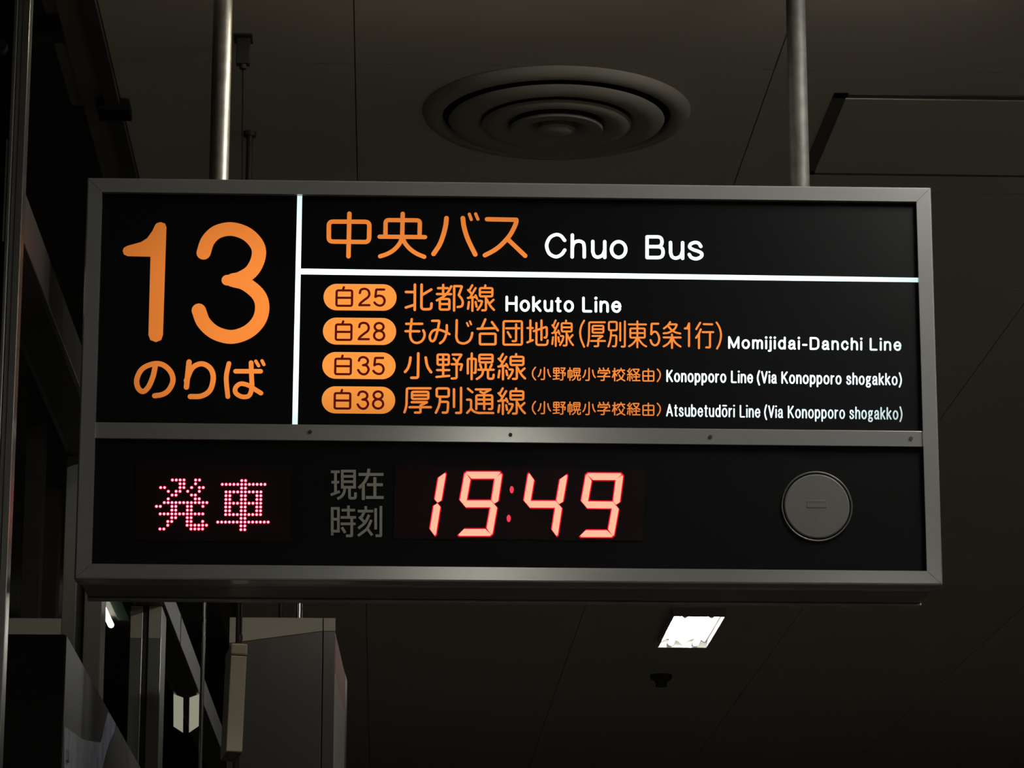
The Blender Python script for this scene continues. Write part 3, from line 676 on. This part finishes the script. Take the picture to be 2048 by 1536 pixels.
G.lay(parse('L 1070,72 1140,130; P 22 1057,247 1120,247 1120,385 1057,455; S 1120,385 1160,430 1230,455 1300,457; L 1230,455 1470,457; P 8 1195,85 1430,85 1330,140; L 1265,122 1325,150; P 22 1202,395 1202,178 1453,178 1453,395 1400,395; L 1325,150 1327,395; L 1210,245 1450,245; L 1210,312 1450,312'), cI, 4.6)
G.lay(sen, fit(sen, cI, 1548, 68, 1968, 474), 4.5)
G.build('route_name', M['orange'], label='orange characters reading 厚別通線')
gaku = parse('L 130,125 148,178; L 245,120 262,178; L 390,125 362,185; P 25 95,265 98,195 420,195 425,265; P 8 150,262 365,262 265,340; L 80,367 430,367; P 25 265,340 265,478 180,478')
kou = parse('L 575,130 575,490; L 520,213 640,213; S 570,225 545,310 510,385; L 600,290 635,345; L 762,130 762,180; L 655,182 865,182; L 720,215 660,285; L 800,215 865,290; S 825,320 780,410 640,490; S 705,320 770,430 870,490')
mata = parse('P 14 1110,155 1290,155 1255,225 1225,260; S 1240,240 1180,300 1110,325; S 1130,185 1190,255 1250,300 1310,325; L 1205,330 1205,470; L 1125,378 1300,378; L 1100,485 1315,485')
yuu = parse('Q 25 1405,212 1718,212 1718,495 1405,495; L 1410,350 1715,350; L 1560,145 1560,490')
for dy in (0, 68.4):
    sj = lambda f: (lambda a, b: (f(a, b)[0], f(a, b)[1] + dy))
    G = Glyphs(); w = 2.75
    G.lay(parse('S 232,95 165,190 147,280 165,370 232,462'), sj(cJ), w)
    G.lay(ko, fit(ko, sj(cJ), 315, 105, 670, 450), w); G.lay(no, fit(no, sj(cJ), 752, 120, 1105, 467), w - .2)
    G.lay(horo, fit(horo, sj(cJ), 1188, 112, 1548, 478), w - .3); G.lay(ko, fit(ko, sj(cJ), 1622, 120, 1980, 477), w)
    G.lay(gaku, sj(cK), w); G.lay(kou, sj(cK), w); G.lay(ito, fit(ito, sj(cK), 950, 138, 1092, 490), w - .2); G.lay(mata, sj(cK), w - .2); G.lay(yuu, sj(cK), w)
    G.lay(parse('S 1825,150 1890,230 1910,320 1885,420 1825,510'), sj(cK), w)
    G.build('route_detail', M['orange'], label='small orange characters reading （小野幌小学校経由）')
# route badges
haku = parse('Q 42 462,250 835,252 830,622 455,620; L 470,428 830,430; L 635,175 618,225')
two = parse('S 1020,315 1045,240 1130,212 1215,245 1250,330 1220,410 1130,480 1040,555 1008,606; L 1008,606 1250,607')
five = parse('P 20 1605,230 1415,230 1395,408; S 1395,408 1440,385 1500,378 1580,410 1618,500 1580,590 1500,618 1420,590 1372,542')
three = parse('S 997,282 1027,220 1100,196 1175,220 1214,285 1190,355 1115,388; L 1097,389 1135,389; S 1115,389 1185,405 1226,465 1226,520 1180,590 1110,611 1032,580 980,508')
eight = parse('O 1485,285 107 92; O 1485,494 122 112')
for k, (y0, pl, ho, d1, o1, d2, o2) in enumerate((
        (560, (145, 95, 1905, 738), (0, 0), two, (0, 0), five, (0, 0)),
        (630, (130, 65, 1895, 720), (-15, -22), two, (-15, -24), eight, (0, 0)),
        (698, (115, 75, 1883, 725), (-30, -15), three, (0, 0), five, (-25, -15)),
        (768, (102, 58, 1872, 715), (-44, -30), three, (-13, -14), eight, (-25, -14)))):
    f = crop(635, y0, 805, 2048); x0, ya, x1, yb = pl; yb2 = yb; r = (yb - ya) / 2 - 2
    tilt = 14; pts = []
    for i in range(25): a = pi / 2 + pi * i / 24; pts.append((x0 + r + r * cos(a), (ya + yb) / 2 - tilt * 0.35 - r * sin(a)))
    for i in range(25): a = -pi / 2 + pi * i / 24; pts.append((x1 - r + r * cos(a), (ya + yb) / 2 + tilt * 0.35 - r * sin(a)))
    bm = bmesh.new(); q = [at_y(*f(*p), LP) for p in pts]; bm.faces.new([bm.verts.new((p.x, LP, p.z)) for p in q])
    bd = mesh_obj('route_badge', bm, M['orange_b'], sign, label='orange pill badge numbered 白' + ('25', '28', '35', '38')[k])
    G = Glyphs()
    off = lambda o: (lambda a, b: f(a + o[0], b + o[1]))
    G.lay(haku, off(ho), 4.7, LP - 0.0006); G.lay(d1, off(o1), 4.8, LP - 0.0006); G.lay(d2, off(o2), 4.8, LP - 0.0006)
    G.build('badge_text', M['maroon'], bd)
# latin lettering
cM = crop(1080, 455, 1420, 2048)
G = Glyphs()
G.lay(parse('S 297,155 250,100 190,86 118,125 80,215 112,312 190,352 258,325 298,272; L 390,90 388,355; S 390,235 410,185 465,163 520,185 533,240; L 533,240 533,355; L 636,168 636,290; S 636,290 655,340 700,357 755,330 780,270; L 780,170 780,360; O 947,265 86 95'), cM, 7.2)
G.build('company_name_word', M['white'], label='white word Chuo')
G = Glyphs()
G.lay(parse('L 1290,112 1290,360; P 58 1290,112 1470,112 1470,230 1290,230; P 62 1290,230 1483,232 1483,362 1290,362; L 1572,180 1573,302; S 1573,302 1592,352 1640,369 1695,342 1718,282; L 1718,182 1718,372; S 1938,228 1910,190 1865,180 1815,200 1805,240 1850,268 1900,285 1945,310 1942,350 1885,377 1825,362 1798,325'), cM, 7.2)
G.build('company_name_word', M['white'], label='white word Bus')
FONT = {
 'H': (70, 'L 0,0 0,100; L 70,0 70,100; L 0,52 70,52'), 'L': (53, 'P 6 0,100 0,0 53,0'), 'M': (84, 'P 4 0,0 0,100 42,6 84,100 84,0'),
 'D': (70, 'Q 5 0,0 0,100 1,100 1,0; P 48 0,100 70,100 70,0 0,0'), 'K': (64, 'L 0,0 0,100; L 60,100 0,38; L 20,58 64,0'),
 'V': (66, 'L 0,100 33,0; L 33,0 66,100'), 'A': (72, 'L 0,0 36,100; L 36,100 72,0; L 12,32 60,32'),
 'a': (52, 'S 4,52 12,67 26,72 42,67 47,50; L 47,50 47,6; S 47,12 49,2 54,0; S 47,42 25,38 6,30 2,16 10,3 26,1 47,18'),
 'b': (52, 'L 0,0 0,100; O 26,36 26 36'), 'd': (52, 'L 52,0 52,100; O 26,36 26 36'), 'p': (52, 'L 0,-27 0,72; O 26,36 26 36'),
 'c': (50, 'S 50,50 40,67 26,72 8,60 0,36 8,12 26,0 40,5 50,22'), 'e': (54, 'S 52,20 42,5 28,0 9,10 0,36 8,60 28,72 47,60 54,38; L 54,38 2,38'),
 'g': (48, 'O 22,50 19 21; L 38,64 50,70; S 14,30 6,20 16,9 38,7 48,-5 40,-20 20,-24 2,-16 4,0 14,7'),
 'h': (48, 'L 0,0 0,100; S 0,44 8,64 26,72 42,64 48,46; L 48,46 48,0'), 'n': (48, 'L 0,0 0,72; S 0,44 8,64 26,72 42,64 48,46; L 48,46 48,0'),
 'i': (0, 'L 0,0 0,70; D 0,99 0.62'), 'j': (2, 'P 8 2,70 2,-22 -14,-22; D 2,99 0.62'),
 'k': (50, 'L 0,0 0,100; L 46,72 0,30; L 16,44 50,0'), 'o': (57, 'O 28.5,36 28.5 36'), 'O': (57, 'O 28.5,36 28.5 36; L 7,98 50,98'),
 'm': (80, 'L 0,0 0,72; S 0,46 8,66 22,72 35,66 40,50; L 40,50 40,0; S 40,46 48,66 62,72 75,66 80,50; L 80,50 80,0'),
 'r': (28, 'L 0,0 0,72; S 0,44 10,64 28,70'), 's': (46, 'S 42,54 34,67 22,72 8,68 4,54 12,42 30,34 44,24 42,8 24,0 8,4 0,18'),
 't': (28, 'P 12 12,94 12,0 28,0; L 0,72 28,72'), 'u': (50, 'L 0,72 0,26; S 0,26 8,6 24,0 42,8 50,28; L 50,72 50,0'),
 '(': (22, 'S 22,108 6,72 0,42 6,12 22,-20'), ')': (22, 'S 0,108 16,72 22,42 16,12 0,-20'), '-': (30, 'L 0,36 30,36')}
def word(G, txt, x0, x1, yb0, yb1, xa, xb, cap, w, sb=35):
    """txt set between x0 and x1; baseline runs from yb0 at xa to yb1 at xb"""
    tot = sum(FONT[c][0] for c in txt) + sb * (len(txt) - 1); s = (x1 - x0) / tot; pen = 0
    base = lambda x: yb0 + (yb1 - yb0) * (x - xa) / (xb - xa)
    for c in txt:
        adv, st = FONT[c]
        G.lay(parse(st), lambda a, b, pen=pen: (x0 + (pen + a) * s, base(x0 + (pen + a) * s) - b * cap / 100), w)
        pen += adv + sb
def latin(words, yb0, yb1, xa, xb, cap, w, lab, sb=35):
    G = Glyphs()
    for t, a, b in words: word(G, t, a, b, yb0, yb1, xa, xb, cap, w, sb)
    G.build('route_name_latin', M['white'], label='white lettering reading ' + lab)
sH, sM, sK = .12695, .09277, .12207
latin([('Hokuto', 1000 + 107 * sH, 1000 + 1145 * sH), ('Line', 1000 + 1315 * sH, 1000 + 1893 * sH)], 620.6, 623.3, 1013, 1240, 26.6, 5.2, 'Hokuto Line')
latin([('Momijidai-Danchi', 1458.3, 1620 + 1105 * sM), ('Line', 1741.3, 1800.9)], 695.7, 700.0, 1458, 1800, 21.8, 4.05, 'Momijidai-Danchi Line', 38)
latin([('Konopporo', 1334.4, 1320 + 1072 * sK), ('Line', 1320 + 1177 * sK, 1320 + 1512 * sK), ('(Via', 1320 + 1600 * sK, 1320 + 1898 * sK), ('Konopporo', 1560 + 36 * sK, 1560 + 995 * sK), ('shogakko)', 1560 + 1098 * sK, 1560 + 1985 * sK)], 762.5, 769.5, 1334, 1802, 21.6, 3.25, 'Konopporo Line (Via Konopporo shogakko)')
latin([('AtsubetudOri', 1333.7, 1320 + 1213 * sK), ('Line', 1320 + 1318 * sK, 1320 + 1632 * sK), ('(Via', 1320 + 1718 * sK, 1320 + 2003 * sK), ('Konopporo', 1560 + 140 * sK, 1560 + 1053 * sK), ('shogakko)', 1560 + 1148 * sK, 1560 + 1995 * sK)], 831.5, 838.3, 1334, 1803, 22.3, 3.05, 'Atsubetudōri Line (Via Konopporo shogakko)')
# white rules
def quad_part(name, pxs, m, y=LP):
    bm = bmesh.new(); f = []
    for p in pxs: c = at_y(*p, y); f.append(bm.verts.new(c))
    bm.faces.new(f); bmesh.ops.recalc_face_normals(bm, faces=bm.faces)
    for fa in bm.faces:
        if fa.normal.y > 0: fa.normal_flip()
    return mesh_obj(name, bm, m, sign)
quad_part('dividing_line', [(594.6, 386), (604.6, 386), (595.3, 850), (584.4, 850)], M['white']).__setitem__('label', 'glowing white upright line')
quad_part('dividing_line', [(601, 537.2), (1837, 555.4), (1837, 564.6), (601, 548.6)], M['white']).__setitem__('label', 'glowing white level line')

# ---- grey caption beside the clock
cP = crop(650, 930, 780, 1331)
G = Glyphs()
G.lay(parse('L 120,138 300,138; L 215,130 215,585; L 132,352 290,352; L 116,612 302,540; Q 0 355,125 605,125 605,455 355,455; L 355,232 605,232; L 355,342 605,342; S 405,460 390,560 340,640 252,695; P 30 502,460 502,680 620,680 625,560'), cP, 5.5, LP, True)
G.lay(parse('L 685,193 1200,193; S 900,75 870,230 800,360 690,475; L 785,400 785,715; L 860,403 1185,403; L 1022,250 1022,660; L 838,665 1200,665'), cP, 6.0, LP, True)
G.lay(parse('P 0 148,1440 148,885; P 0 122,888 300,888; L 275,888 275,1380; L 148,1110 275,1110; L 148,1355 300,1355; L 340,925 615,925; L 480,830 480,1050; L 320,1073 635,1073; L 322,1205 628,1205; P 20 548,1100 548,1450 430,1450; L 345,1275 415,1390'), cP, 5.4, LP, True)
G.lay(parse('L 672,945 995,945; L 835,840 835,930; L 815,945 740,1080; L 700,1060 805,1165; S 905,1020 820,1180 680,1300; S 950,1125 870,1290 770,1380 675,1450; L 865,1300 965,1440; L 1038,885 1038,1320; P 12 1145,840 1143,1448 1035,1448'), cP, 5.4, LP, True)
G.build('clock_caption', M['print_grey'], label='dull grey characters reading 現在時刻')

# ---- LED windows
def window(name, pxs, lab):
    bm = bmesh.new(); pts = [P2(a, b, LP - 0.0006) for a, b in pxs]; prism(bm, pts, LP - 0.0006, LP + 0.004)
    return mesh_obj(name, bm, M['window'], sign, label=lab)
w1 = window('message_window', [(272, 929), (582, 933), (581, 1084), (270, 1080)], 'dark smoked window around the red dot characters')
w2 = window('clock_window', [(790, 932), (1290, 938), (1286, 1082), (787, 1077)], 'dark smoked window around the red digits')
YD = LP - 0.0008
def led_char(rows, x_of, y_of, s, x0, y0, lab):
    bm = bmesh.new()
    for r_, cols in enumerate(rows):
        for c in cols:
            p = at_y(x0 + x_of(r_, c) * s, y0 + y_of(r_) * s, YD)
            rr = 0.00260
            vs = [[bm.verts.new((p.x + rr * k * cos(a * pi / 4), YD - 0.0016 * h, p.z + rr * k * sin(a * pi / 4))) for a in range(8)] for k, h in ((1, 0), (0.95, 0.6), (0.6, 1.0))]
            for a_, b_ in zip(vs, vs[1:]):
                for i in range(8): bm.faces.new((a_[i], a_[(i + 1) % 8], b_[(i + 1) % 8], b_[i]))
            bm.faces.new(list(reversed(vs[2])))
            lens = [bm.verts.new((p.x + 0.0038 * cos(a * pi / 4), YD + 0.0001, p.z + 0.0038 * sin(a * pi / 4))) for a in range(8)]  # glowing red rim copies the camera's bloom round each dot
            for i in range(8): bm.faces.new((lens[i], lens[(i + 1) % 8], vs[0][(i + 1) % 8], vs[0][i])).material_index = 1  # lens verts form the rim that imitates the bloom
    bmesh.ops.recalc_face_normals(bm, faces=bm.faces)
    o = mesh_obj('led_character', bm, [M['led_dot'], M['led_halo']], sign, label=lab); return o
hatsu = [(4, 5, 6, 7, 10, 11), (6, 7, 10), (1, 2, 6, 7, 9, 11, 12), (3, 5, 6, 8, 11), (4, 5, 9, 10), (3, 10, 11), range(2, 14), (0, 1, 4, 5, 8, 9, 12), (4, 5, 8, 9), range(1, 13), (4, 5, 8, 9), (3, 4, 8, 9, 12), (3, 8, 9, 10, 11, 12, 13), (1, 2, 9, 10, 11, 12)]
sha = [(6, 7), range(1, 13), (6, 7), range(2, 12), (2, 3, 6, 7, 10, 11), (2, 3, 6, 7, 10, 11), range(2, 12), (2, 3, 6, 7, 10, 11), (2, 3, 6, 7, 10, 11), range(2, 12), (6, 7), range(0, 14), (6, 7), (6, 7)]
led_char(hatsu, lambda r, c: 656.5 - 0.55 * r + 33.05 * c, lambda r: 427 + 32.15 * r, .23433, 160, 860, 'red dot character reading 発')
led_char(sha, lambda r, c: 1182 - 0.55 * r + 33.05 * c, lambda r: 432 + 32.2 * r, .23433, 160, 860, 'red dot character reading 車')

# ---- seven-segment clock
sC = .33203
def CP(a, b): return (620 + a * sC, 860 + b * sC)
SEG = {'a': ('TL', 'TR'), 'b': ('TR', 'MR'), 'c': ('MR', 'BR'), 'd': ('BL', 'BR'), 'e': ('ML', 'BL'), 'f': ('TL', 'ML'), 'g': ('ML', 'MR')}
def digit(pts, segs, lab):
    allp = list(pts.values()); c0 = at_y(*CP(sum(p[0] for p in allp) / len(allp), sum(p[1] for p in allp) / len(allp)), YD)
    d = bpy.data.objects.new('clock_digit', None); d.empty_display_size = .02; COL.objects.link(d); d.parent = sign; d.location = c0 - origin(sign); d['org'] = list(c0); d['label'] = lab
    for s in segs:
        a, b = pts[SEG[s][0]], pts[SEG[s][1]]
        a, b = Vector(CP(*a)), Vector(CP(*b)); u = (b - a).normalized(); n = Vector((-u.y, u.x))
        out_neg = s in 'ab' ; mid = s == 'g'
        # ends: 'm' mitred at a corner of the figure, 'p' pointed at its waist; outer side = -n for a,b  +n otherwise
        ends = {'a': 'mm', 'b': 'mp', 'c': 'pm', 'd': 'mm', 'e': 'pm', 'f': 'mp', 'g': 'pp'}[s]
        side = {'a': -1, 'b': -1, 'c': -1, 'd': 1, 'e': 1, 'f': 1, 'g': 1}[s]
        def poly(h, gp):
            o = n * side
            def end(P, v, kind):       # from outer side to inner side, v points outwards along the bar
                if kind == 'm': return [P + v * (0.30 * h - gp) + o * h, P + v * (0.66 * h - gp) + o * 0.66 * h, P - v * (h + gp) - o * h]
                return [P - v * (0.85 * h + gp) + o * h, P - v * gp, P - v * (0.85 * h + gp) - o * h]
            return end(a, -u, ends[0]) + list(reversed(end(b, u, ends[1])))
        bm = bmesh.new()
        top = poly(6.7, 0.75); low = poly(8.9, -0.4)  # wider base gives sloped red sides that imitate the bloom round each segment
        yt, yl = YD - 0.0018, YD
        tv = [bm.verts.new(at_y(p.x, p.y, yt)) for p in top]; lv = [bm.verts.new(at_y(p.x, p.y, yl)) for p in low]
        bm.faces.new(tv).material_index = 0
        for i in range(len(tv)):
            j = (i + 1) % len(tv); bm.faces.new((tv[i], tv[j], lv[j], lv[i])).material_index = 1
        bmesh.ops.recalc_face_normals(bm, faces=bm.faces)
        mesh_obj('digit_segment', bm, [M['led_seg'], M['segment_halo']], d)
def dpts(**k): return k
digit(dpts(TR=(797, 268), MR=(768, 440), BR=(739, 622)), 'bc', 'red glowing digit 1')
digit(dpts(TL=(950, 272), TR=(1136, 272), ML=(919, 445), MR=(1110, 445), BL=(905, 617), BR=(1080, 617)), 'abcdfg', 'red glowing digit 9 before the colon')
digit(dpts(TL=(1333, 275), ML=(1305, 447), MR=(1500, 448), TR=(1529, 278), BR=(1473, 625)), 'bcfg', 'red glowing digit 4')
digit(dpts(TL=(1680, 280), TR=(1865, 281), ML=(1650, 450), MR=(1843, 452), BR=(1812, 625), BL=(1638, 624)), 'abcdfg', 'red glowing digit 9 at the end')
for px, py in ((1215, 360), (1197, 533)):
    p = at_y(*CP(px, py), YD); bm = bmesh.new()
    ring_ = [bm.verts.new((p.x + .0042 * cos(a * pi / 8), YD - .001, p.z + .0076 * sin(a * pi / 8))) for a in range(16)]; bm.faces.new(list(reversed(ring_)))
    mesh_obj('colon_dot', bm, M['led_colon'], sign)

# ---- round cap at the right
cc = at_y(1633.5, 1012.8, LP - 0.001); rc = 71.6 * MPP * 1.005
def ydisc(bm, cx, cz, prof, seg=72):
    rings = [[bm.verts.new((cx + r * cos(2 * pi * i / seg), y, cz + r * sin(2 * pi * i / seg))) for i in range(seg)] if r > 1e-6 else [bm.verts.new((cx, y, cz))] for r, y in prof]
    for a, b in zip(rings, rings[1:]):
        for i in range(seg):
            j = (i + 1) % seg
            bm.faces.new([a[i], a[j], b[j], b[i]] if len(b) > 1 else [a[i], a[j], b[0]])
    bmesh.ops.recalc_face_normals(bm, faces=bm.faces)
cap = bpy.data.objects.new('round_cap', None); COL.objects.link(cap); cap.parent = sign; cap.empty_display_size = .03
co = Vector((cc.x, LP, cc.z)); cap.location = co - origin(sign); cap['org'] = list(co); cap['label'] = 'plain grey round cover at the right end of the clock panel'
bm = bmesh.new(); ydisc(bm, cc.x, cc.z, [(rc, LP + 0.0004), (rc, LP - 0.003), (rc - .0016, LP - .0042), (rc - 0.0034, LP - 0.003), (rc - 0.0036, LP - 0.0002)])
smooth_by_angle(mesh_obj('bezel', bm, M['alu_dark'], cap), 1.2)
bm = bmesh.new(); ydisc(bm, cc.x, cc.z - .0004, [(rc - .0062, LP + .0002), (rc - .0062, LP - .0042), (rc - .0085, LP - .0056), (0, LP - .0058)])
smooth_by_angle(mesh_obj('cover', bm, M['cap'], cap), .5)
bm = bmesh.new(); zc2 = at_y(1635, 1009, LP).z
box(bm, cc.x - 0.0205, cc.x + 0.0205, LP - .0064, LP - .0052, zc2 - 0.0078, zc2 + 0.0078, bev=0.0005)
box(bm, cc.x - 0.017, cc.x + 0.017, LP - .0068, LP - .0052, zc2 + 0.0040, zc2 + 0.0060); mesh_obj('slot', bm, M['cap'], cap)

# ---------------------------------------------------------------- hanger pipes
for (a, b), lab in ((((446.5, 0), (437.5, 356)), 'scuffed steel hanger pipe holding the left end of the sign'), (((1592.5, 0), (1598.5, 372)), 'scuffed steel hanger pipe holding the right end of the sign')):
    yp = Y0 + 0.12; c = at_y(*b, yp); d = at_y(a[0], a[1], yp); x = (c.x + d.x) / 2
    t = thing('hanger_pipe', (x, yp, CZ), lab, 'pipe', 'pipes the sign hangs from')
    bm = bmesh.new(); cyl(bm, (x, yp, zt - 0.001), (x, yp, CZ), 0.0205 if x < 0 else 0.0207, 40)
    smooth_by_angle(mesh_obj('pipe', bm, M['steel_pipe'] if x < 0 else M['dimmed_pipe'], t))
    bm = bmesh.new(); lathe(bm, x, yp, [(0.022, CZ - 0.03), (0.026, CZ - 0.028), (0.028, CZ - 0.008), (0.055, CZ - 0.006), (0.055, CZ)], 32)
    smooth_by_angle(mesh_obj('ceiling_flange', bm, M['steel_pipe'], t))
